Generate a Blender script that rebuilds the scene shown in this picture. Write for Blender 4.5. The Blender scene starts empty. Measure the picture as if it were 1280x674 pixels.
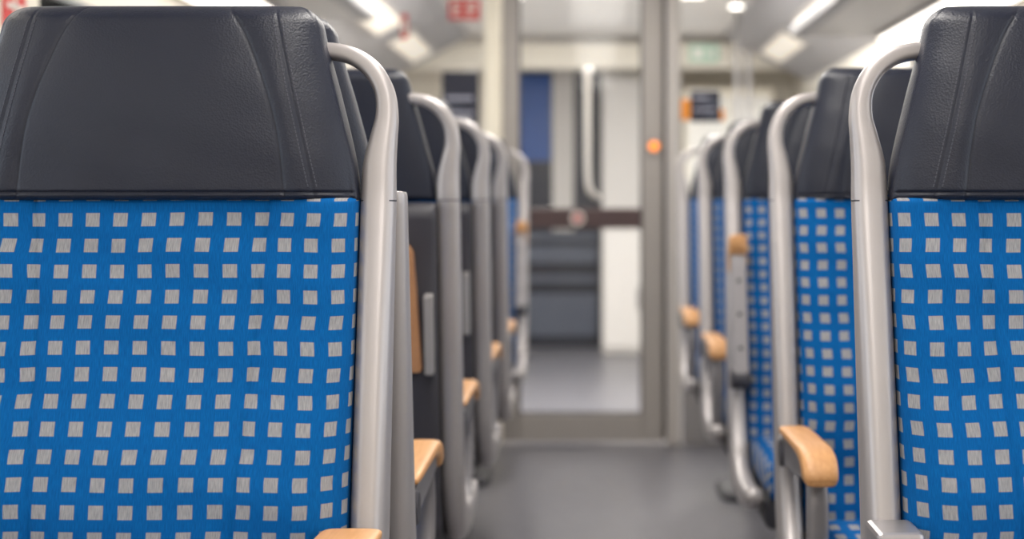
import bpy, bmesh, math
from math import sin, cos, pi, sqrt, exp, radians
from mathutils import Vector, Matrix
S = bpy.context.scene
COL = S.collection
S.view_settings.view_transform = 'Standard'
S.view_settings.look = 'None'
S.view_settings.exposure = 0.0

def lin(c):
    return tuple(((v/255)/12.92 if v/255 <= 0.04045 else ((v/255+0.055)/1.055)**2.4) for v in c) + (1,)

# ---------------------------------------------------------------- materials
def mat(name, rgb, rough=0.5, metal=0.0, bump=None, var=0.0, varscale=8.0, emit=0.0, spec=0.5):
    m = bpy.data.materials.new(name); m.use_nodes = True
    nt = m.node_tree; b = nt.nodes['Principled BSDF']
    c = lin(rgb)
    b.inputs['Base Color'].default_value = c
    b.inputs['Roughness'].default_value = rough
    b.inputs['Metallic'].default_value = metal
    b.inputs['Specular IOR Level'].default_value = spec
    tc = nt.nodes.new('ShaderNodeTexCoord')
    if var > 0:
        n = nt.nodes.new('ShaderNodeTexNoise'); n.inputs['Scale'].default_value = varscale
        n.inputs['Detail'].default_value = 4
        nt.links.new(tc.outputs['Object'], n.inputs['Vector'])
        r = nt.nodes.new('ShaderNodeMix'); r.data_type = 'RGBA'
        r.inputs['A'].default_value = tuple(v*(1-var) for v in c[:3])+(1,)
        r.inputs['B'].default_value = tuple(min(1, v*(1+var)) for v in c[:3])+(1,)
        nt.links.new(n.outputs['Fac'], r.inputs['Factor'])
        nt.links.new(r.outputs['Result'], b.inputs['Base Color'])
    if bump:
        kind, sc, st, dist = bump
        if kind == 'voronoi':
            t = nt.nodes.new('ShaderNodeTexVoronoi'); t.inputs['Scale'].default_value = sc; o = t.outputs['Distance']
        else:
            t = nt.nodes.new('ShaderNodeTexNoise'); t.inputs['Scale'].default_value = sc; o = t.outputs['Fac']
        nt.links.new(tc.outputs['Object'], t.inputs['Vector'])
        bp = nt.nodes.new('ShaderNodeBump'); bp.inputs['Strength'].default_value = st; bp.inputs['Distance'].default_value = dist
        nt.links.new(o, bp.inputs['Height']); nt.links.new(bp.outputs['Normal'], b.inputs['Normal'])
    if emit > 0:
        b.inputs['Emission Color'].default_value = c
        b.inputs['Emission Strength'].default_value = emit
    return m

def mat_fabric():
    m = bpy.data.materials.new('blue_check_fabric'); m.use_nodes = True
    nt = m.node_tree; b = nt.nodes['Principled BSDF']; L = nt.links.new
    uv = nt.nodes.new('ShaderNodeTexCoord')
    nz = nt.nodes.new('ShaderNodeTexNoise'); nz.inputs['Scale'].default_value = 6; nz.inputs['Detail'].default_value = 2
    L(uv.outputs['UV'], nz.inputs['Vector'])
    sb = nt.nodes.new('ShaderNodeVectorMath'); sb.operation = 'SUBTRACT'; sb.inputs[1].default_value = (.5, .5, .5)
    L(nz.outputs['Color'], sb.inputs[0])
    scl = nt.nodes.new('ShaderNodeVectorMath'); scl.operation = 'SCALE'; scl.inputs['Scale'].default_value = 0.006
    L(sb.outputs[0], scl.inputs[0])
    ad = nt.nodes.new('ShaderNodeVectorMath'); ad.operation = 'ADD'
    L(uv.outputs['UV'], ad.inputs[0]); L(scl.outputs[0], ad.inputs[1])
    sp = nt.nodes.new('ShaderNodeSeparateXYZ'); L(ad.outputs[0], sp.inputs[0])
    def M(op, a, bb=None):
        n = nt.nodes.new('ShaderNodeMath'); n.operation = op
        for i, v in enumerate((a, bb)):
            if v is None: continue
            if isinstance(v, (int, float)): n.inputs[i].default_value = v
            else: L(v, n.inputs[i])
        return n.outputs[0]
    def sq(o, pitch, frac, off):
        f = M('FRACT', M('ADD', M('DIVIDE', o, pitch), off))
        d = M('ABSOLUTE', M('SUBTRACT', f, 0.5))
        k = M('DIVIDE', M('SUBTRACT', frac/2, d), 0.03)
        n = nt.nodes.new('ShaderNodeClamp'); L(k, n.inputs[0]); return n.outputs[0]
    mask = M('MULTIPLY', sq(sp.outputs[0], .0340, .53, 0.60), sq(sp.outputs[1], .0312, .555, 0.35))
    n2 = nt.nodes.new('ShaderNodeTexNoise'); n2.inputs['Scale'].default_value = 1.0; n2.inputs['Detail'].default_value = 2
    mp = nt.nodes.new('ShaderNodeMapping'); mp.inputs['Scale'].default_value = (1000, 80, 1)
    L(uv.outputs['UV'], mp.inputs[0]); L(mp.outputs[0], n2.inputs['Vector'])
    cr = nt.nodes.new('ShaderNodeMapRange'); cr.inputs['From Min'].default_value = .25; cr.inputs['From Max'].default_value = .75
    L(n2.outputs['Fac'], cr.inputs[0])
    g = nt.nodes.new('ShaderNodeMix'); g.data_type = 'RGBA'
    g.inputs['A'].default_value = lin((116, 118, 124)); g.inputs['B'].default_value = lin((158, 157, 158))
    L(cr.outputs[0], g.inputs['Factor'])
    bl = nt.nodes.new('ShaderNodeMix'); bl.data_type = 'RGBA'
    bl.inputs['A'].default_value = lin((0, 72, 132)); bl.inputs['B'].default_value = lin((0, 92, 158))
    L(cr.outputs[0], bl.inputs['Factor'])
    mx = nt.nodes.new('ShaderNodeMix'); mx.data_type = 'RGBA'
    L(mask, mx.inputs['Factor']); L(bl.outputs['Result'], mx.inputs['A']); L(g.outputs['Result'], mx.inputs['B'])
    L(mx.outputs['Result'], b.inputs['Base Color'])
    b.inputs['Roughness'].default_value = 0.9
    b.inputs['Specular IOR Level'].default_value = 0.15
    bp = nt.nodes.new('ShaderNodeBump'); bp.inputs['Strength'].default_value = .2; bp.inputs['Distance'].default_value = .0004
    L(n2.outputs['Fac'], bp.inputs['Height']); L(bp.outputs['Normal'], b.inputs['Normal'])
    return m

def mat_wood(name, a, bcol):
    m = bpy.data.materials.new(name); m.use_nodes = True
    nt = m.node_tree; b = nt.nodes['Principled BSDF']; L = nt.links.new
    tc = nt.nodes.new('ShaderNodeTexCoord'); mp = nt.nodes.new('ShaderNodeMapping'); mp.inputs['Scale'].default_value = (90, 7, 90)
    n = nt.nodes.new('ShaderNodeTexNoise'); n.inputs['Scale'].default_value = 2; n.inputs['Detail'].default_value = 6
    L(tc.outputs['Object'], mp.inputs[0]); L(mp.outputs[0], n.inputs['Vector'])
    r = nt.nodes.new('ShaderNodeMix'); r.data_type = 'RGBA'
    r.inputs['A'].default_value = lin(a); r.inputs['B'].default_value = lin(bcol)
    L(n.outputs['Fac'], r.inputs['Factor']); L(r.outputs['Result'], b.inputs['Base Color'])
    b.inputs['Roughness'].default_value = .45
    return m

def mat_glass(name, tint=(250, 251, 252)):
    m = bpy.data.materials.new(name); m.use_nodes = True
    nt = m.node_tree; nt.nodes.clear()
    o = nt.nodes.new('ShaderNodeOutputMaterial'); t = nt.nodes.new('ShaderNodeBsdfTransparent')
    t.inputs[0].default_value = lin(tint)
    g = nt.nodes.new('ShaderNodeBsdfGlossy'); g.inputs['Roughness'].default_value = .06
    fr = nt.nodes.new('ShaderNodeFresnel'); fr.inputs[0].default_value = 1.22
    mx = nt.nodes.new('ShaderNodeMixShader')
    nt.links.new(fr.outputs[0], mx.inputs[0]); nt.links.new(t.outputs[0], mx.inputs[1]); nt.links.new(g.outputs[0], mx.inputs[2])
    nt.links.new(mx.outputs[0], o.inputs[0])
    return m

LEATHER = mat('dark_navy_leather', (27, 31, 45), .42, bump=('voronoi', 380, .45, .0007), var=.12, varscale=5, spec=.40)
THREAD = mat('grey_thread', (66, 67, 78), .8)
FABRIC = mat_fabric()
SILVER = mat('silver_painted_metal', (172, 167, 167), .40, .5, var=.04)
ARMM = mat('grey_arm_metal', (138, 135, 138), .42, .45, var=.04)
STEEL = mat('brushed_steel', (165, 162, 164), .35, .7, var=.05)
DARKP = mat('dark_grey_plastic', (54, 53, 60), .5, bump=('noise', 300, .2, .0004))
BLACKP = mat('black_plastic', (38, 38, 46), .5, var=.05)
WOOD = mat_wood('honey_beech_wood', (178, 124, 76), (214, 164, 112))
TRAYW = mat_wood('tan_tray_wood', (156, 110, 76), (186, 138, 98))
FLOORM = mat('speckled_grey_lino', (106, 105, 111), .34, var=.2, varscale=14, bump=('noise', 40, .06, .001))
WHITEP = mat('white_wall_panel', (236, 229, 216), .55, var=.03, varscale=3)
CREAM = mat('cream_panel', (240, 231, 212), .5, var=.03)
BEAMM = mat('white_beam', (250, 243, 228), .5, var=.01)
CEILM = mat('pale_ceiling', (230, 225, 219), .6, var=.02)
GREYM = mat('mid_grey_metal', (150, 147, 147), .45, .2, var=.05)
FRAMEM = mat('light_grey_frame', (184, 178, 173), .4, .15, var=.04)
POSTM = mat('grey_door_post', (162, 156, 151), .45, .15, var=.04)
COVEM = mat('grey_cove_panel', (168, 166, 168), .5, .1, var=.04)
HANDM = mat('pale_handle_metal', (230, 224, 216), .35, .2, var=.02)
BROWNP = mat('brown_band', (78, 60, 60), .5, var=.06)
REDM = mat('red_sign', (206, 52, 50), .5, var=.03)
WHITES = mat('white_print', (242, 238, 230), .5, var=.01)
CABL = mat('off_white_cabinet_panel', (228, 224, 220), .5, var=.02)
CABU = mat('grey_cabinet_panel', (206, 202, 198), .5, var=.03)
GREENM = mat('green_sign', (176, 202, 182), .5, var=.03)
BLUEM = mat('blue_panel', (30, 76, 146), .4, var=.08)
NAVY = mat('dark_navy_casing', (34, 36, 52), .5, var=.1)
NAVY2 = mat('dark_door_panel', (34, 37, 50), .35, var=.2, varscale=3)
SLATE = mat('slate_grey', (84, 90, 104), .4, var=.12, varscale=4)
ORANGEP = mat('orange_plastic', (240, 150, 50), .5, var=.04)
ORANGEL = mat('orange_lamp', (255, 140, 40), .5, emit=1.2)
LAMPM = mat('lamp_diffuser', (255, 248, 236), .5, emit=3.0)
COVEL = mat('soft_lamp_diffuser', (250, 240, 224), .5, emit=.38)
SPOTM = mat('spot_diffuser', (255, 248, 236), .5, emit=6.0)
PALET = mat('pale_text', (170, 170, 185), .5, var=.02)
GLASS = mat_glass('clear_glass')

# ---------------------------------------------------------------- helpers
def mk(name, mesh, parent=None, loc=(0, 0, 0), rot=(0, 0, 0)):
    o = bpy.data.objects.new(name, mesh); COL.objects.link(o)
    o.location = loc; o.rotation_euler = rot
    if parent: o.parent = parent
    return o
def mesh_from(name, v, f, m, smooth=True, uvs=None):
    me = bpy.data.meshes.new(name); me.from_pydata([tuple(p) for p in v], [], f); me.materials.append(m)
    if uvs:
        l = me.uv_layers.new(name='UVMap')
        for poly in me.polygons:
            for li in poly.loop_indices:
                l.data[li].uv = uvs[me.loops[li].vertex_index]
    bm = bmesh.new(); bm.from_mesh(me); bmesh.ops.recalc_face_normals(bm, faces=bm.faces); bm.to_mesh(me); bm.free()
    for p in me.polygons: p.use_smooth = smooth
    return me
def boxes(name, bl, m, bev=.004, seg=2):
    bm = bmesh.new()
    for (x0, x1, y0, y1, z0, z1) in bl:
        r = bmesh.ops.create_cube(bm, size=1)
        for v in r['verts']:
            v.co = Vector((x0+(v.co.x+.5)*(x1-x0), y0+(v.co.y+.5)*(y1-y0), z0+(v.co.z+.5)*(z1-z0)))
    if bev > 0:
        bmesh.ops.bevel(bm, geom=list(bm.edges), offset=bev, segments=seg, profile=.5, affect='EDGES')
    me = bpy.data.meshes.new(name); bm.to_mesh(me); bm.free(); me.materials.append(m)
    for p in me.polygons: p.use_smooth = False
    return me
def boxobj(name, b, m, parent=None, bev=.004, **k):
    bl = b if isinstance(b, list) else [b]
    return mk(name, boxes(name, bl, m, bev), parent, **k)
def rings(name, rs, m, closed_caps=True, uvr=None, smooth=True):
    n = len(rs[0]); v = [p for r in rs for p in r]; f = []
    for j in range(len(rs)-1):
        for i in range(n):
            f.append((j*n+i, j*n+(i+1) % n, (j+1)*n+(i+1) % n, (j+1)*n+i))
    if closed_caps:
        f.append(tuple(range(n))[::-1]); f.append(tuple((len(rs)-1)*n+i for i in range(n)))
    uv = [p for r in uvr for p in r] if uvr else None
    return mesh_from(name, v, f, m, smooth, uv)
def catmull(pts, sub=8):
    out = []
    P = [pts[0]]+list(pts)+[pts[-1]]
    for i in range(1, len(P)-2):
        p0, p1, p2, p3 = P[i-1], P[i], P[i+1], P[i+2]
        for k in range(sub):
            t = k/sub
            out.append(tuple(.5*((2*b)+(-a+c)*t+(2*a-5*b+4*c-d)*t*t+(-a+3*b-3*c+d)*t**3) for a, b, c, d in zip(p0, p1, p2, p3)))
    out.append(tuple(pts[-1])); return out
def sweep(name, pts, m, expo=3.0, n=20, sub=8, ref=Vector((1, 0, 0)), endround=False):
    P = catmull(pts, sub); R = []; lastD = Vector((0, 1, 0))
    for i, p in enumerate(P):
        a = Vector(P[max(0, i-1)][:3]); b = Vector(P[min(len(P)-1, i+1)][:3]); T = (b-a).normalized()
        D = -(ref.cross(T))
        D = D.normalized() if D.length > .15 else lastD
        D = (D-D.dot(T)*T).normalized(); lastD = D
        W = T.cross(D).normalized(); c = Vector(p[:3]); ring = []
        for k in range(n):
            t = 2*pi*(k+.5)/n; cc, ss = cos(t), sin(t)
            ring.append(c+W*(p[3]/2*math.copysign(abs(cc)**(2/expo), cc))+D*(p[4]/2*math.copysign(abs(ss)**(2/expo), ss)))
        R.append(ring)
    return rings(name, R, m)
def cyl(name, r, h, m, n=32, axis='Z', bev=.002):
    bm = bmesh.new(); bmesh.ops.create_cone(bm, cap_ends=True, segments=n, radius1=r, radius2=r, depth=h)
    if bev: bmesh.ops.bevel(bm, geom=[e for e in bm.edges if abs(e.verts[0].co.z-e.verts[1].co.z) < 1e-6], offset=bev, segments=2, affect='EDGES')
    if axis == 'X': bmesh.ops.rotate(bm, verts=bm.verts, matrix=Matrix.Rotation(pi/2, 3, 'Y'))
    if axis == 'Y': bmesh.ops.rotate(bm, verts=bm.verts, matrix=Matrix.Rotation(pi/2, 3, 'X'))
    me = bpy.data.meshes.new(name); bm.to_mesh(me); bm.free(); me.materials.append(m)
    for p in me.polygons: p.use_smooth = len(p.vertices) == 4
    return me
def tag(o, label, cat, group=None):
    o['label'] = label; o['category'] = cat
    if group: o['group'] = group
    return o
def struct(o, label=None):
    o['kind'] = 'structure'
    if label: o['label'] = label
    return o

# ---------------------------------------------------------------- seat parts (front faces -Y, origin on floor)
ZB = 1.05
def lean(z):
    return -(ZB-z)*.19 if z < ZB else (z-ZB)*.10
def interp(x, tab):
    if x <= tab[0][0]: return tab[0][1]
    for (a, b), (c, d) in zip(tab, tab[1:]):
        if x <= c:
            t = (x-a)/(c-a)
            return b+(d-b)*t
    return tab[-1][1]
def smooth_tab(tab, n=24):
    return catmull([(a, b) for a, b in tab], n)
WT = smooth_tab([(0, .247), (.05, .241), (.13, .221), (.19, .204), (.243, .192)])
AT = smooth_tab([(0, .163), (.1, .149), (.2, .113), (.245, .082)])
HH = .243
def hw(z):
    w = interp(z, WT)
    r = .028
    if z > HH-r:
        q = min(1, (z-HH+r)/r); w -= r*(1-sqrt(max(0, 1-q*q)))
    return w
def seamA(z): return interp(z, AT)
def seamB(z): return .200-.055*z/HH
def kz(z):
    k = 1.0
    r = .022
    if z > HH-r: q = min(1, (z-HH+r)/r); k *= sqrt(max(0.0004, 1-q*q))
    r = .010
    if z < r: q = (r-z)/r; k *= .8+.2*sqrt(max(0, 1-q*q))
    return k
def hfront(x, z):
    w = hw(z); s = min(1, abs(x)/w)
    base = .050*(max(0, 1-s**8))**(1/4.5)
    a, b = seamA(z), seamB(z)
    ax = abs(x)
    add = 0
    if ax < a: add += .0050*(1-(ax/a)**4)
    elif ax < b: add += .0022*sin(pi*(ax-a)/(b-a))
    else: add -= .010*((ax-b)/(w-b+1e-6))
    add -= .0020*exp(-((ax-a)/.0015)**2)+.0014*exp(-((ax-b)/.0015)**2)
    add += .009*sin(pi*min(1, z/HH))
    add += .0006*sin(x*47+z*30)*sin(z*60-x*21)
    add -= .003*exp(-((z-.009)/.0018)**2)
    return -.012-(base+add*(1 if s < .97 else (1-s)/.03))*kz(z)
def hback(s, z): return -.012+(.042*(max(0, 1-abs(s)**5))**.25)*kz(z)

def build_headrest():
    R = []
    zs = [0, .002, .004] + [.005+i*.001 for i in range(9)] + [.015+i*(HH-.022-.015)/56 for i in range(57)] + [HH-.022+.022*sin(pi/2*i/12) for i in range(1, 13)]
    for z in zs:
        w = hw(z); ring = []
        N = 240
        for i in range(N+1):
            u = -1+2*i/N; s = .45*sin(u*pi/2)+.55*u
            ring.append((w*s, hfront(w*s, z)+lean(ZB+z), ZB+z))
        for i in range(1, 40):
            s = sin(pi/2-pi*i/40); ring.append((w*s, hback(s, z)+lean(ZB+z), ZB+z))
        R.append(ring)
    return rings('headrest', R, LEATHER)
def build_stitch(sgn):
    v, f = [], []
    def dash(xf, z0, z1):
        pts = []
        for z in (z0, z1):
            for dx in (-.0006, .0006):
                x = xf(z)+dx; y = hfront(x, z)+lean(ZB+z)
                pts.append((x, y-.0008, ZB+z))
                pts.append((x, y+.001, ZB+z))
        b = len(v); v.extend(pts)
        f.extend([(b, b+2, b+6, b+4), (b+1, b+5, b+7, b+3), (b, b+4, b+5, b+1), (b+2, b+3, b+7, b+6), (b, b+1, b+3, b+2), (b+4, b+6, b+7, b+5)])
    for off in (-.005, .005):
        z = .016
        while z < HH-.026:
            dash(lambda q: sgn*(seamB(q)+off), z, z+.0036); z += .0050
    return mesh_from('stitching', v, f, THREAD, False)
def build_back():
    R, U = [], []
    z0, z1 = .47, 1.056
    for j in range(121):
        z = z0+(z1-z0)*j/120; ring = []; ur = []
        w = .247; e = 1.0
        for q in ((z-z0)/.03, (z1-z)/.008):
            if q < 1: e *= .5+.5*sqrt(max(0, 1-(1-q)**2))
        xs = interp(z, [(.47, .106), (.6, .113), (.8, .126), (1.056, .142)])
        N = 150; pl = None; arc = 0
        for i in range(N+1):
            u = -1+2*i/N; s = .4*sin(u*pi/2)+.6*u; x = w*s; ax = abs(x)
            base = .042*(max(0, 1-abs(s)**9))**(1/6)
            bol = .018*max(0, min(1, (ax-xs)/.08))**1.3
            bol = bol if ax > xs else .006*(1-(ax/xs)**2)
            gr = .0034*exp(-((ax-xs)/.0024)**2)
            lum = .026*exp(-((z-.70)/.11)**2)
            wav = .0016*sin(x*31+z*17)*sin(z*43-x*9)+.0012*sin(z*70+x*20)
            d = (base+(bol-gr+lum+wav)*(max(0, 1-abs(s)**10)))*e
            y = lean(z)-.006-d
            if pl is not None: arc += sqrt((x-pl[0])**2+(y-pl[1])**2)
            pl = (x, y)
            ring.append((x, y, z)); ur.append([arc, (z-z0)*1.018])
        for a in ur: a[0] -= arc/2
        half = arc/2
        for i in range(1, 20):
            s = sin(pi/2-pi*i/20); ring.append((w*s, lean(z)-.004+.012*(max(0, 1-abs(s)**4))**.25*e, z)); ur.append([half, (z-z0)])
        R.append(ring); U.append([tuple(a) for a in ur])
    return rings('backrest', R, FABRIC, uvr=U)
def build_shell():
    R = []
    z0, z1 = .40, 1.045
    for j in range(41):
        z = z0+(z1-z0)*j/40; e = 1.0
        for q in ((z-z0)/.03, (z1-z)/.02):
            if q < 1: e *= .3+.7*sqrt(max(0, 1-(1-q)**2))
        dep = .055 if z > .95 else .055+.02*min(1, (.95-z)/.2)
        ring = []
        for k in range(48):
            t = 2*pi*k/48; c, s = cos(t), sin(t)
            x = .249*math.copysign(abs(c)**.18, c)
            y = lean(z)+.008+(dep-.012)/2+(dep/2)*math.copysign(abs(s)**.3, s)*e
            ring.append((x, y, z))
        R.append(ring)
    return rings('back_shell', R, DARKP)
def build_frame(sg, loop=True):
    pts = []
    def P(x, z, w, d): pts.append((sg*x, lean(z)+.0, z, w, d))
    pts.append((sg*.2685, -.50, .425, .036, .030))
    pts.append((sg*.2685, -.44, .405, .040, .045))
    pts.append((sg*.2685, -.28, .400, .043, .064))
    pts.append((sg*.2685, -.17, .425, .043, .088))
    pts.append((sg*.2685, -.115, .49, .043, .094))
    for z, d in ((.60, .086), (.75, .074), (.9, .062), (1.0, .052), (1.05, .048)): P(.2685, z, .043, d)
    if loop:
        P(.2690, 1.09, .041, .044); P(.2735, 1.125, .034, .040); P(.2775, 1.155, .028, .036); P(.2740, 1.186, .025, .034)
        P(.259, 1.213, .024, .032); P(.236, 1.230, .022, .030); P(.210, 1.237, .021, .028); P(.180, 1.238, .019, .026)
    else:
        P(.2685, 1.060, .040, .044)
    return sweep('side_frame', pts, SILVER, expo=3.2, n=44, sub=8)
def build_joint():
    R = []
    for z, e in ((1.048, 1.0), (1.0485, 1.012), (1.0500, 1.012), (1.0505, 1.0)):
        R.append([(.0215*e*math.copysign(abs(cos(t))**.625, cos(t)), lean(z)+.0240*e*math.copysign(abs(sin(t))**.625, sin(t)), z) for t in [2*pi*(k+.5)/44 for k in range(44)]])
    return rings('frame_joint', R, DARKP)
def build_cushion():
    bm = bmesh.new(); r = bmesh.ops.create_cube(bm, size=1)
    x, y0, y1, z0, z1 = .243, -.52, -.10, .405, .50
    for v in r['verts']:
        v.co = Vector((v.co.x*2*x, y0+(v.co.y+.5)*(y1-y0), z0+(v.co.z+.5)*(z1-z0)))
    bmesh.ops.bevel(bm, geom=list(bm.edges), offset=.035, segments=6, profile=.5, affect='EDGES')
    uvl = bm.loops.layers.uv.new('UVMap')
    for f in bm.faces:
        for l in f.loops:
            c = l.vert.co; l[uvl].uv = (c.x, (c.y+.1)+(c.z if c.y < -.48 else 0))
    me = bpy.data.meshes.new('seat_cushion'); bm.to_mesh(me); bm.free(); me.materials.append(FABRIC)
    for p in me.polygons: p.use_smooth = True
    return me
def build_pan():
    return boxes('seat_pan', [(-.245, .245, -.49, -.03, .345, .412)], BLACKP, .018, 3)
def build_pedestal():
    R = []
    for z, hx, hy in ((0, .16, .17), (.02, .16, .17), (.028, .15, .16), (.034, .07, .09), (.06, .055, .075), (.25, .05, .07), (.34, .09, .12), (.375, .12, .16)):
        R.append([(hx*math.copysign(abs(cos(t))**.4, cos(t)), -.26+hy*math.copysign(abs(sin(t))**.4, sin(t)), z) for t in [2*pi*k/32 for k in range(32)]])
    return rings('pedestal', R, DARKP, smooth=False)
def build_pad(wide=0, cap=False):
    pts = [(0, .005, .038, .044+wide, .010), (0, -.015, .041, .050+wide, .015), (0, -.10, .043, .052+wide, .017), (0, -.20, .044, .053+wide, .019),
           (0, -.262, .042, .054+wide, .026), (0, -.300, .032, .055+wide, .034), (0, -.317, .018, .054+wide, .037), (0, -.320, .009, .050+wide, .034), (0, -.320, .004, .042+wide, .028)]
    if cap:
        pts = [(0, -.255, .038, .040, .010), (0, -.265, .038, .044, .020), (0, -.298, .028, .046, .040), (0, -.315, .012, .046, .050), (0, -.318, -.004, .044, .046), (0, -.317, -.012, .038, .036)]
    return sweep('wooden_pad', pts, WOOD, expo=4, n=32, sub=7)
def build_arm():
    bm = bmesh.new()
    prof = [(.0, -.022), (.022, -.005), (.022, .022), (.0, .031), (-.27, .033), (-.300, .022), (-.300, .004), (-.27, .0), (-.05, -.018)]
    vs = [[bm.verts.new((sx*.018, y, z)) for y, z in prof] for sx in (-1, 1)]
    bm.faces.new(vs[0]); bm.faces.new(vs[1][::-1])
    n = len(prof)
    for i in range(n): bm.faces.new((vs[0][i], vs[1][i], vs[1][(i+1) % n], vs[0][(i+1) % n]))
    bmesh.ops.recalc_face_normals(bm, faces=bm.faces)
    bmesh.ops.bevel(bm, geom=list(bm.edges), offset=.003, segments=2, affect='EDGES')
    me = bpy.data.meshes.new('armrest'); bm.to_mesh(me); bm.free(); me.materials.append(ARMM)
    return me
def build_strut():
    pts = [(0, -.330, .650, .032, .018), (0, -.342, .60, .034, .022), (0, -.34, .54, .034, .024), (0, -.32, .46, .032, .026), (0, -.27, .41, .030, .03)]
    return sweep('armrest_strut', pts, ARMM, n=20)
def build_tray():
    bm = bmesh.new(); pr = []
    hw_, z1, r = .222, .24, .022
    for cx, cz, a0 in ((hw_-.008, .008, -90), (hw_-r-.012, z1-r, 0), (-hw_+r+.012, z1-r, 90), (-hw_+.008, .008, 180)):
        rr = .008 if cz < .1 else r
        for k in range(7):
            a = radians(a0+k*15); pr.append((cx+rr*cos(a), cz+rr*sin(a)))
    A = [bm.verts.new((x, 0, z)) for x, z in pr]; B = [bm.verts.new((x, .018, z)) for x, z in pr]
    bm.faces.new(A); bm.faces.new(B[::-1]); n = len(pr)
    for i in range(n): bm.faces.new((A[i], B[i], B[(i+1) % n], A[(i+1) % n]))
    bmesh.ops.recalc_face_normals(bm, faces=bm.faces)
    me = bpy.data.meshes.new('folding_tray'); bm.to_mesh(me); bm.free(); me.materials.append(TRAYW); return me

MESH = dict(headrest=build_headrest(), stl=build_stitch(-1), str=build_stitch(1), back=build_back(), shell=build_shell(),
            fl=build_frame(-1), fr=build_frame(1), fls=build_frame(-1, False), frs=build_frame(1, False),
            collar=build_joint(), cushion=build_cushion(), pan=build_pan(), ped=build_pedestal(),
            pad=build_pad(), padw=build_pad(.020), padc=build_pad(0, True), arm=build_arm(), screw=cyl('screw', .005, .003, BLACKP, 14, bev=0), strut=build_strut(), tray=build_tray(),
            hub=cyl('pivot', .024, .046, DARKP, axis='X'), trayarm=boxes('tray_arm', [(-.008, .008, 0, .03, 0, .15)], GREYM, .003),
            bracket=boxes('armrest_socket', [(-.027, .027, -.05, .03, -.085, .0)], STEEL, .006),
            socktop=boxes('socket_slot', [(-.018, .018, -.052, -.048, -.040, -.015)], DARKP, .0005))

def seat(x, y, away, arm, aisle, label, tray=False, loop=True, zup=0, pad='pad'):
    e = bpy.data.objects.new('train_seat', None); COL.objects.link(e)
    e.empty_display_size = .1
    e.location = (x, y, 0); e.rotation_euler = (0, 0, pi if away else 0)
    tag(e, label, 'seat', 'train seats along the aisle')
    s = aisle*(-1 if away else 1)
    h = mk('headrest', MESH['headrest'], e); h['label'] = 'dark navy stitched leather headrest'
    mk('stitching', MESH['stl'], h); mk('stitching', MESH['str'], h)
    b = mk('backrest', MESH['back'], e); b['label'] = 'blue fabric backrest with grey squares'
    mk('back_shell', MESH['shell'], e)
    for m_, sx in (('fl', -1), ('fr', 1)):
        f_ = mk('side_frame', MESH[m_ if loop else m_+'s'], e); f_['label'] = 'silver metal side frame with loop grab handle'
        if loop: mk('frame_joint', MESH['collar'], f_, loc=(sx*.2685, 0, 0))
    mk('seat_cushion', MESH['cushion'], e)
    mk('seat_pan', MESH['pan'], e)
    mk('pedestal', MESH['ped'], e)
    zc = .612+zup
    if arm in ('down', 'up'):
        th = 0 if arm == 'down' else -(pi/2+.17)
        py = lean(zc)-(.062 if arm == 'down' else .086)
        a = mk('armrest', MESH['arm'], e, loc=(s*(.2665-(.008 if pad == 'padw' else 0)), py, zc if arm == 'down' else zc+.02), rot=(th, 0, 0))
        p_ = mk('wooden_pad', MESH['padc' if arm == 'up' else pad], a); p_['label'] = 'honey coloured wooden armrest pad'
        mk('pivot', MESH['hub'], a)
        for yy in (-.07, -.15, -.23):
            mk('screw', MESH['screw'], a, loc=(0, yy, -.018+(yy+.05)/(-.22)*.018-.0005))
        if arm == 'down': mk('armrest_strut', MESH['strut'], e, loc=(s*.2665, -.09, -.026+zup))
    else:
        a = mk('armrest_socket', MESH['bracket'], e, loc=(s*.2665, lean(zc)-.055, zc+.062))
        mk('socket_slot', MESH['socktop'], a)
    if tray:
        yb = lean(.73)+.072
        t = mk('folding_tray', MESH['tray'], e, loc=(0, yb, .735), rot=(-.17, 0, 0)); t['label'] = 'folded wooden tray table'
        for sx in (-1, 1):
            mk('tray_arm', MESH['trayarm'], t, loc=(sx*.236, -.006, -.005))
    return e

XL, XR = -.533, .617
base = 'blue checked train seat with '
seat(XL, 1.90, False, 'down', 1, base+'dark leather headrest and lowered wooden armrest', zup=.012, pad='padw')
seat(XL, 2.015, True, 'down', 1, base+'its back against another seat', loop=False)
seat(XL, 2.83, True, 'down', 1, base+'dark rear shell and folded wooden tray', True)
seat(XL, 3.67, True, 'down', 1, base+'dark rear shell and folded wooden tray', True)
seat(XL, 4.45, True, 'down', 1, base+'dark rear shell and folded wooden tray', True)
seat(XL, 5.98, False, 'up', 1, base+'raised armrest beside the glass partition')
seat(XR, 1.90, False, 'socket', -1, base+'metal armrest socket and silver grab handle')
seat(XR, 2.78, False, 'down', -1, base+'lowered wooden armrest beside the aisle')
seat(XR, 3.72, False, 'up', -1, base+'wooden armrest folded upright beside the aisle')
seat(XR, 4.62, False, 'down', -1, base+'lowered wooden armrest beside the aisle')
seat(XR, 5.70, False, 'down', -1, base+'lowered armrest next to the glass partition')

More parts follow.
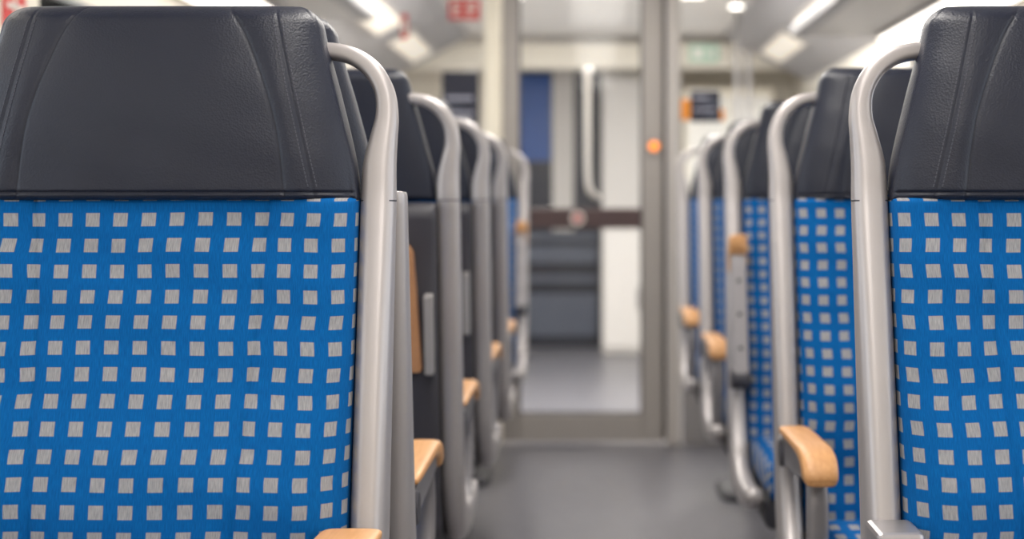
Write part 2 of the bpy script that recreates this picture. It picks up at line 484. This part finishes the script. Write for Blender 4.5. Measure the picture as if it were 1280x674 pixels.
# ---------------------------------------------------------------- room shell
WL, WR = -1.36, 1.44; Y0, YP, YE = -1.6, 6.54, 10.9; CZ = 2.15
struct(boxobj('floor', (WL-.1, WR+.1, Y0-.1, YE+.1, -.06, 0), FLOORM, bev=0), 'speckled grey vinyl floor')
struct(boxobj('ceiling', (WL-.1, WR+.1, Y0-.1, YE+.1, CZ, CZ+.06), CEILM, bev=0), 'pale grey carriage ceiling')
struct(boxobj('wall_back', (WL-.1, WR+.1, Y0-.1, Y0, 0, CZ), WHITEP, bev=0))
struct(boxobj('wall_far', (WL-.1, WR+.1, YE, YE+.1, 0, CZ), WHITEP, bev=0))
wins = [(-1.3, .1), (.4, 1.8), (2.1, 3.4), (3.75, 5.0), (5.3, 6.3), (7.0, 8.4), (8.8, 10.2)]
k = 1
for nm, xa, xb in (('wall_left', WL-.06, WL), ('wall_right', WR, WR+.06)):
    bl = [(xa, xb, Y0, YE, 0, .82), (xa, xb, Y0, YE, 1.58, CZ)]
    e0 = Y0
    for a, b in wins:
        bl.append((xa, xb, e0, a, .82, 1.58)); e0 = b
    bl.append((xa, xb, e0, YE, .82, 1.58))
    struct(boxobj(nm, bl, WHITEP, bev=0))
    for a, b in wins:
        xm = (xa+xb)/2
        struct(boxobj('window_%d' % k, (xm-.003, xm+.003, a, b, .82, 1.58), GLASS, bev=0)); k += 1

# luggage racks with strip lights below
def rack(sgn, xw, xi, ye):
    e = bpy.data.objects.new('luggage_rack', None); COL.objects.link(e); e.location = (xw-sgn*.3, 2.4, 1.73)
    tag(e, 'long grey overhead luggage rack along the carriage wall', 'luggage rack', 'overhead racks')
    ox, oy, oz = e.location
    x0, x1 = sorted((xw, xi+sgn*.04))
    mk('shelf', boxes('shelf', [(x0-ox, x1-ox, Y0-oy+.05, ye-oy, 0, .02)], FRAMEM, .002), e)
    x0, x1 = sorted((xi, xi+sgn*.06))
    mk('front_rail', boxes('front_rail', [(x0-ox, x1-ox, Y0-oy+.05, ye-oy, -.010, .04)], GREYM, .010, 3), e)
    for yy in (-1, .6, 2.2, 3.8, 5.4):
        xx0, xx1 = sorted((xi+sgn*.02, xw)); mk('bracket', boxes('bracket', [(xx0-ox, xx1-ox, yy-oy, yy+.03-oy, .018, .05)], GREYM, .004), e)
    x0, x1 = sorted((xw-sgn*.04, xw-sgn*.26)); xm = (x0+x1)/2; hw_ = (x1-x0)/2
    l = mk('strip_light', boxes('strip_light', [(-hw_-.01, hw_+.01, Y0-2.4+.1, ye-.04-2.4, -.018, 0)], FRAMEM, .003), e, loc=(xm-ox, 0, 0))
    l['label'] = 'white strip light housing'
    mk('diffuser', boxes('diffuser', [(-hw_, hw_, Y0-2.4+.12, ye-.06-2.4, -.026, -.016)], LAMPM, .003), l)
rack(-1, WL, -.81, 5.7); rack(1, WR, .83, 6.3)

# ---------------------------------------------------------------- glass partition + door
struct(boxobj('wall_partition', [
    (WL, -.455, YP-.03, YP+.03, 0, .28), (.395, WR, YP-.03, YP+.03, 0, .28),
    (WL, WR, YP-.03, YP+.03, 2.02, CZ),
    (WL, WL+.06, YP-.03, YP+.03, .28, 2.02), (WR-.06, WR, YP-.03, YP+.03, .28, 2.02)], GREYM, bev=.004), 'grey partition frame')
struct(boxobj('trim_1', [(-.455, -.385, YP-.05, YP+.05, 0, CZ)], CREAM, bev=.012), 'pale door post')
struct(boxobj('trim_2', [(.325, .385, YP-.05, YP+.05, 0, CZ)], FRAMEM, bev=.012), 'grey door post')
struct(boxobj('window_20', (WL+.06, -.455, YP-.004, YP+.004, .28, 2.02), GLASS, bev=0))
struct(boxobj('window_21', (.385, WR-.06, YP-.004, YP+.004, .28, 2.02), GLASS, bev=0))
d = boxobj('door_1', [(-.380, -.308, YP-.022, YP+.022, .012, 2.02), (.222, .312, YP-.022, YP+.022, .012, 2.02),
                      (-.308, .222, YP-.022, YP+.022, .012, .13), (-.308, .222, YP-.022, YP+.022, 1.94, 2.02)], POSTM, bev=.006)
struct(d, 'glazed carriage door with grey metal frame')
mk('glass_pane', boxes('glass_pane', [(-.308, .222, YP-.004, YP+.004, .13, 1.94)], GLASS, 0), d)
hb = mk('push_band', boxes('push_band', [(-.262, .216, YP-.03, YP-.006, .928, 1.015)], BROWNP, .006), d)
st = mk('round_sticker', cyl('round_sticker', .030, .004, WHITES, axis='Y', bev=0), hb, loc=(-.055, YP-.032, .972))
mk('sticker_mark', cyl('sticker_mark', .021, .002, mat('dull_red', (176, 84, 84), .5, var=.03), axis='Y', bev=0), st, loc=(0, -.003, 0))
for g_ in ((-.308, -.300, YP-.012, YP+.012, .13, 1.94), (.214, .222, YP-.012, YP+.012, .13, 1.94), (-.300, .214, YP-.012, YP+.012, .13, .138)):
    mk('gasket', boxes('gasket', [g_], DARKP, .001), d)
mk('hinge_strip', boxes('hinge_strip', [(.312, .325, YP-.02, YP-.0, .02, 2.0)], BLACKP, .001), d)
gh = mk('grab_handle', sweep('grab_handle', [(.030, YP-.004, 1.06, .028, .028), (.018, YP-.045, 1.07, .028, .028), (-.008, YP-.065, 1.12, .030, .030), (-.012, YP-.07, 1.34, .030, .030),
      (-.012, YP-.065, 1.55, .030, .030), (-.010, YP-.045, 1.60, .028, .028), (-.008, YP-.004, 1.61, .028, .028)], HANDM, expo=2, n=16), d)
gh['label'] = 'upright pale metal grab handle'
b = bpy.data.objects.new('door_button', None); COL.objects.link(b); b.location = (.272, YP-.022, 1.28)
tag(b, 'round orange illuminated button on the door frame', 'button')
mk('housing', boxes('housing', [(-.026, .026, -.012, 0, -.04, .04)], GREYM, .006), b)
mk('lamp', cyl('lamp', .021, .012, ORANGEL, axis='Y'), b, loc=(0, -.016, 0))

def sign(name, x0, x1, z0, z1, y, m, marks, label, t=.004, cat='sign'):
    o = boxobj(name, (x0-(x0+x1)/2, (x1-x0)/2, -t/2, t/2, -(z1-z0)/2, (z1-z0)/2), m, bev=.0015)
    o.location = ((x0+x1)/2, y, (z0+z1)/2); tag(o, label, cat)
    for mm, b_ in marks:
        for q in b_: mk('pictogram', boxes('pictogram', [q], mm, 0), o)
    return o
f = -.004
sign('warning_sign', -.61, -.475, 1.825, 1.915, YP-.007, REDM,
     [(WHITES, [(-.05, -.015, f, f+.002, -.03, -.02), (-.05, -.04, f, f+.002, -.03, .03), (-.05, -.015, f, f+.002, .02, .03), (-.035, -.02, f, f+.002, -.008, .008),
                (.01, .05, f, f+.002, .015, .027), (.01, .05, f, f+.002, -.006, .006), (.01, .035, f, f+.002, -.027, -.015)])], 'red sign with white pictograms on the glass')
sign('hammer_sign', -.815, -.785, 1.74, 1.85, YP-.007, REDM, [(WHITES, [(-.008, .008, f, f+.002, -.03, .03)])], 'small red notice on the glass partition')
sign('exit_sign', .424, .555, 1.64, 1.72, YP-.007, GREENM, [(WHITES, [(-.045, -.01, f, f+.002, -.02, .02), (.01, .045, f, f+.002, -.006, .006), (.03, .045, f, f+.002, -.018, .018)])], 'pale green exit sign on the glass')
o = sign('emergency_sign', -.07, .07, 1.45, 1.56, 0, REDM, [(WHITES, [(-.05, .05, f, f+.002, -.006, .006), (-.006, .006, f, f+.002, -.04, .04)])], 'red emergency sign on the window pillar')
o.location = (WL+.003, 3.58, 1.505); o.rotation_euler = (0, 0, pi/2)

# notices / machine mounted on the partition glass
def display(name, x0, x1, z0, z1, label, cat, txt, orange):
    xc, zc = (x0+x1)/2, (z0+z1)/2; a, h = (x1-x0)/2, (z1-z0)/2
    e = mk(name, None, loc=(xc, YP-.004, zc)); tag(e, label, cat)
    mk('casing', boxes('casing', [(-a, a, -.035, 0, -h, h)], NAVY, .006), e)
    for (u0, u1, v0, v1, mm) in txt:
        mk('screen_text', boxes('screen_text', [(u0*a, u1*a, -.037, -.034, v0*h, v1*h)], mm, 0), e)
    for sx, q0, q1, ww in orange:
        mk('side_flap', boxes('side_flap', [(min(sx*a, sx*(a+ww)), max(sx*a, sx*(a+ww)), -.030, -.002, q0*h, q1*h)], ORANGEP, .005), e)
display('information_display', -.635, -.478, 1.345, 1.60, 'dark information display on the glass partition', 'display',
        [(-.8, .7, .05, .16, PALET), (-.8, .1, -.2, -.12, SLATE), (-.8, .75, -.45, -.36, PALET), (-.3, .75, -.7, -.62, SLATE)], [])
display('ticket_validator', .428, .556, 1.385, 1.52, 'dark ticket validator with orange side flaps', 'ticket machine',
        [(-.8, .2, .45, .6, PALET), (-.2, .8, .1, .3, SLATE), (-.8, .6, -.3, -.18, PALET), (.0, .8, -.7, -.5, SLATE)], [(-1, -.9, .45, .038), (1, -.95, -.2, .018)])

# ---------------------------------------------------------------- vestibule beyond
d2 = boxobj('door_2', [(-.53, .09, YE-.05, YE-.01, .0, 1.97)], NAVY2, bev=.004); struct(d2, 'dark gangway door')
mk('glass_pane', boxes('glass_pane', [(-.50, -.28, YE-.058, YE-.05, 1.33, 1.95)], BLUEM, .002), d2)
mk('door_pillar', boxes('door_pillar', [(-.27, -.12, YE-.075, YE-.05, .83, 1.97)], CABU, .004), d2)
for z, h_ in ((.08, .30), (.46, .05), (.60, .12), (.76, .05)):  # blue-grey bars on the door, modelled in place of soft reflections
    mk('reflection_bar', boxes('reflection_bar', [(-.50, .06, YE-.07, YE-.05, z, z+h_)], SLATE, .003), d2)
struct(boxobj('trim_3', (WL, WR, 10.15, 10.25, 1.93, 2.10), BEAMM, bev=.01), 'white cross beam')
# sloping cove panels and strip lamps along the vestibule ceiling
def slope(nm, sgn, xw):
    xi = xw-sgn*.55; v = []
    for y in (YP+.06, 10.1):
        v += [(xw, y, 1.84), (xi, y, 2.13), (xi, y, 2.15), (xw, y, 2.15)]
    fs = [(0, 1, 2, 3), (7, 6, 5, 4), (0, 4, 5, 1), (1, 5, 6, 2), (2, 6, 7, 3), (3, 7, 4, 0)]
    struct(mk(nm, mesh_from(nm, v, fs, COVEM, False)), 'grey sloping ceiling cove')
    for yc in (7.6, 9.2):
        l = mk('cove_light', None, loc=((xw+xi)/2, yc, 1.985)); tag(l, 'slanted strip lamp along the ceiling cove', 'lamp', 'cove strip lamps')
        l.rotation_euler = (0, math.atan2(.29, .55)*sgn, 0)
        mk('housing', boxes('housing', [(-.09, .09, -.55, .55, -.018, .0)], FRAMEM, .003), l)
        mk('diffuser', boxes('diffuser', [(-.07, .07, -.53, .53, -.024, -.016)], COVEL, .003), l)
slope('trim_4', -1, WL); slope('trim_5', 1, WR)
c = bpy.data.objects.new('service_cabinet', None); COL.objects.link(c); c.location = (.30, 10.6, 0)
tag(c, 'tall white service cabinet in the vestibule', 'cabinet')
mk('body', boxes('body', [(-.22, .22, -.22, .24, 0, 1.90)], CABU, .01), c)
for z0, z1, mm in ((.04, .84, CABL), (.88, 1.87, CABU)):
    dd = mk('cabinet_door', boxes('cabinet_door', [(-.21, .2, -.235, -.218, z0, z1)], mm, .006), c)
    mk('handle', boxes('handle', [(.15, .165, -.25, -.232, z0+.3, z0+.42)], STEEL, .003), dd)
mk('vent', boxes('vent', [(.02, .14, -.24, -.233, .3, .45)], GREYM, .002), c)
c2 = bpy.data.objects.new('wall_cupboard', None); COL.objects.link(c2); c2.location = (.93, 10.4, 0)
tag(c2, 'pale wall-high cupboard beside the vestibule door', 'cabinet')
mk('body', boxes('body', [(-.3, .3, -.2, .45, 0, 1.8)], CREAM, .01), c2)
mk('cabinet_door', boxes('cabinet_door', [(-.28, -.01, -.212, -.198, .05, 1.75)], WHITES, .005), c2)
mk('cabinet_door', boxes('cabinet_door', [(.01, .28, -.212, -.198, .05, 1.75)], WHITES, .005), c2)

def handrail(x, y, z0, z1, off, label):
    e = mk('grab_rail', None); e.location = (x, y, 0); tag(e, label, 'handrail')
    pts = [(0, 0, z0, .03, .03), (off, 0, z0+.05, .03, .03), (off*1.1, 0, (z0+z1)/2, .03, .03), (off, 0, z1-.05, .03, .03), (0, 0, z1, .03, .03)]
    mk('rail', sweep('rail', pts, GREYM, expo=2, n=14, ref=Vector((0, 1, 0)), sub=8), e)
    mk('pole', boxes('pole', [(-.014, .014, -.014, .014, 0, CZ)], GREYM, .012, 3), e)
handrail(.86, 8.9, 1.3, 1.95, .06, 'steel vestibule pole with curved grab handle')

for x in (-.76, .82):
    e = mk('ceiling_spotlight', None); e.location = (x, 8.55, CZ)
    tag(e, 'small round recessed ceiling spotlight', 'lamp', 'vestibule spotlights')
    mk('trim_ring', cyl('trim_ring', .05, .012, STEEL), e, loc=(0, 0, -.005))
    mk('diffuser', cyl('diffuser', .038, .01, SPOTM), e, loc=(0, 0, -.012))

def lum(y0, y1, x, pw, size=.3, sized=None):  # unseen ceiling panels with area lamps, added to brighten cabin and vestibule
    e = mk('added_ceiling_light', None); e.location = (x, (y0+y1)/2, CZ)
    tag(e, 'added long white ceiling light panel, out of view', 'lamp', 'added ceiling light panels')
    h = (y1-y0)/2
    mk('housing', boxes('housing', [(-.12, .12, -h, h, -.02, 0)], FRAMEM, .004), e)
    mk('diffuser', boxes('diffuser', [(-.1, .1, -h+.02, h-.02, -.026, -.018)], LAMPM, .003), e)
    l = bpy.data.lights.new('area', 'AREA'); l.shape = 'RECTANGLE'; l.size = size; l.size_y = 2*h; l.energy = pw*(y1-y0); l.color = (1, .95, .885)
    lo = bpy.data.objects.new('area_light', l); COL.objects.link(lo); lo.parent = e; lo.location = (0, 0, -.04)
lum(-1.3, .6, .04, 13); lum(1.0, 3.2, .04, 13.5); lum(3.8, 6.0, .04, 11)
lum(6.8, 8.1, -.45, 50); lum(6.8, 8.1, .5, 50)

w = bpy.data.worlds.new('World'); S.world = w; w.use_nodes = True
bg = w.node_tree.nodes['Background']; bg.inputs[0].default_value = (.89, .94, 1, 1); bg.inputs[1].default_value = 2.65

cd = bpy.data.cameras.new('Camera'); cam = bpy.data.objects.new('Camera', cd); COL.objects.link(cam)
cam.location = (0, 0, 1.05); cam.rotation_euler = (pi/2, 0, 0)
cd.sensor_width = 36; cd.lens = 36*1900/1280
cd.shift_x = -98/1280; cd.shift_y = -87/1280
cd.dof.use_dof = True; cd.dof.focus_distance = 1.86; cd.dof.aperture_fstop = 2.8
cd.clip_start = .05
S.camera = cam
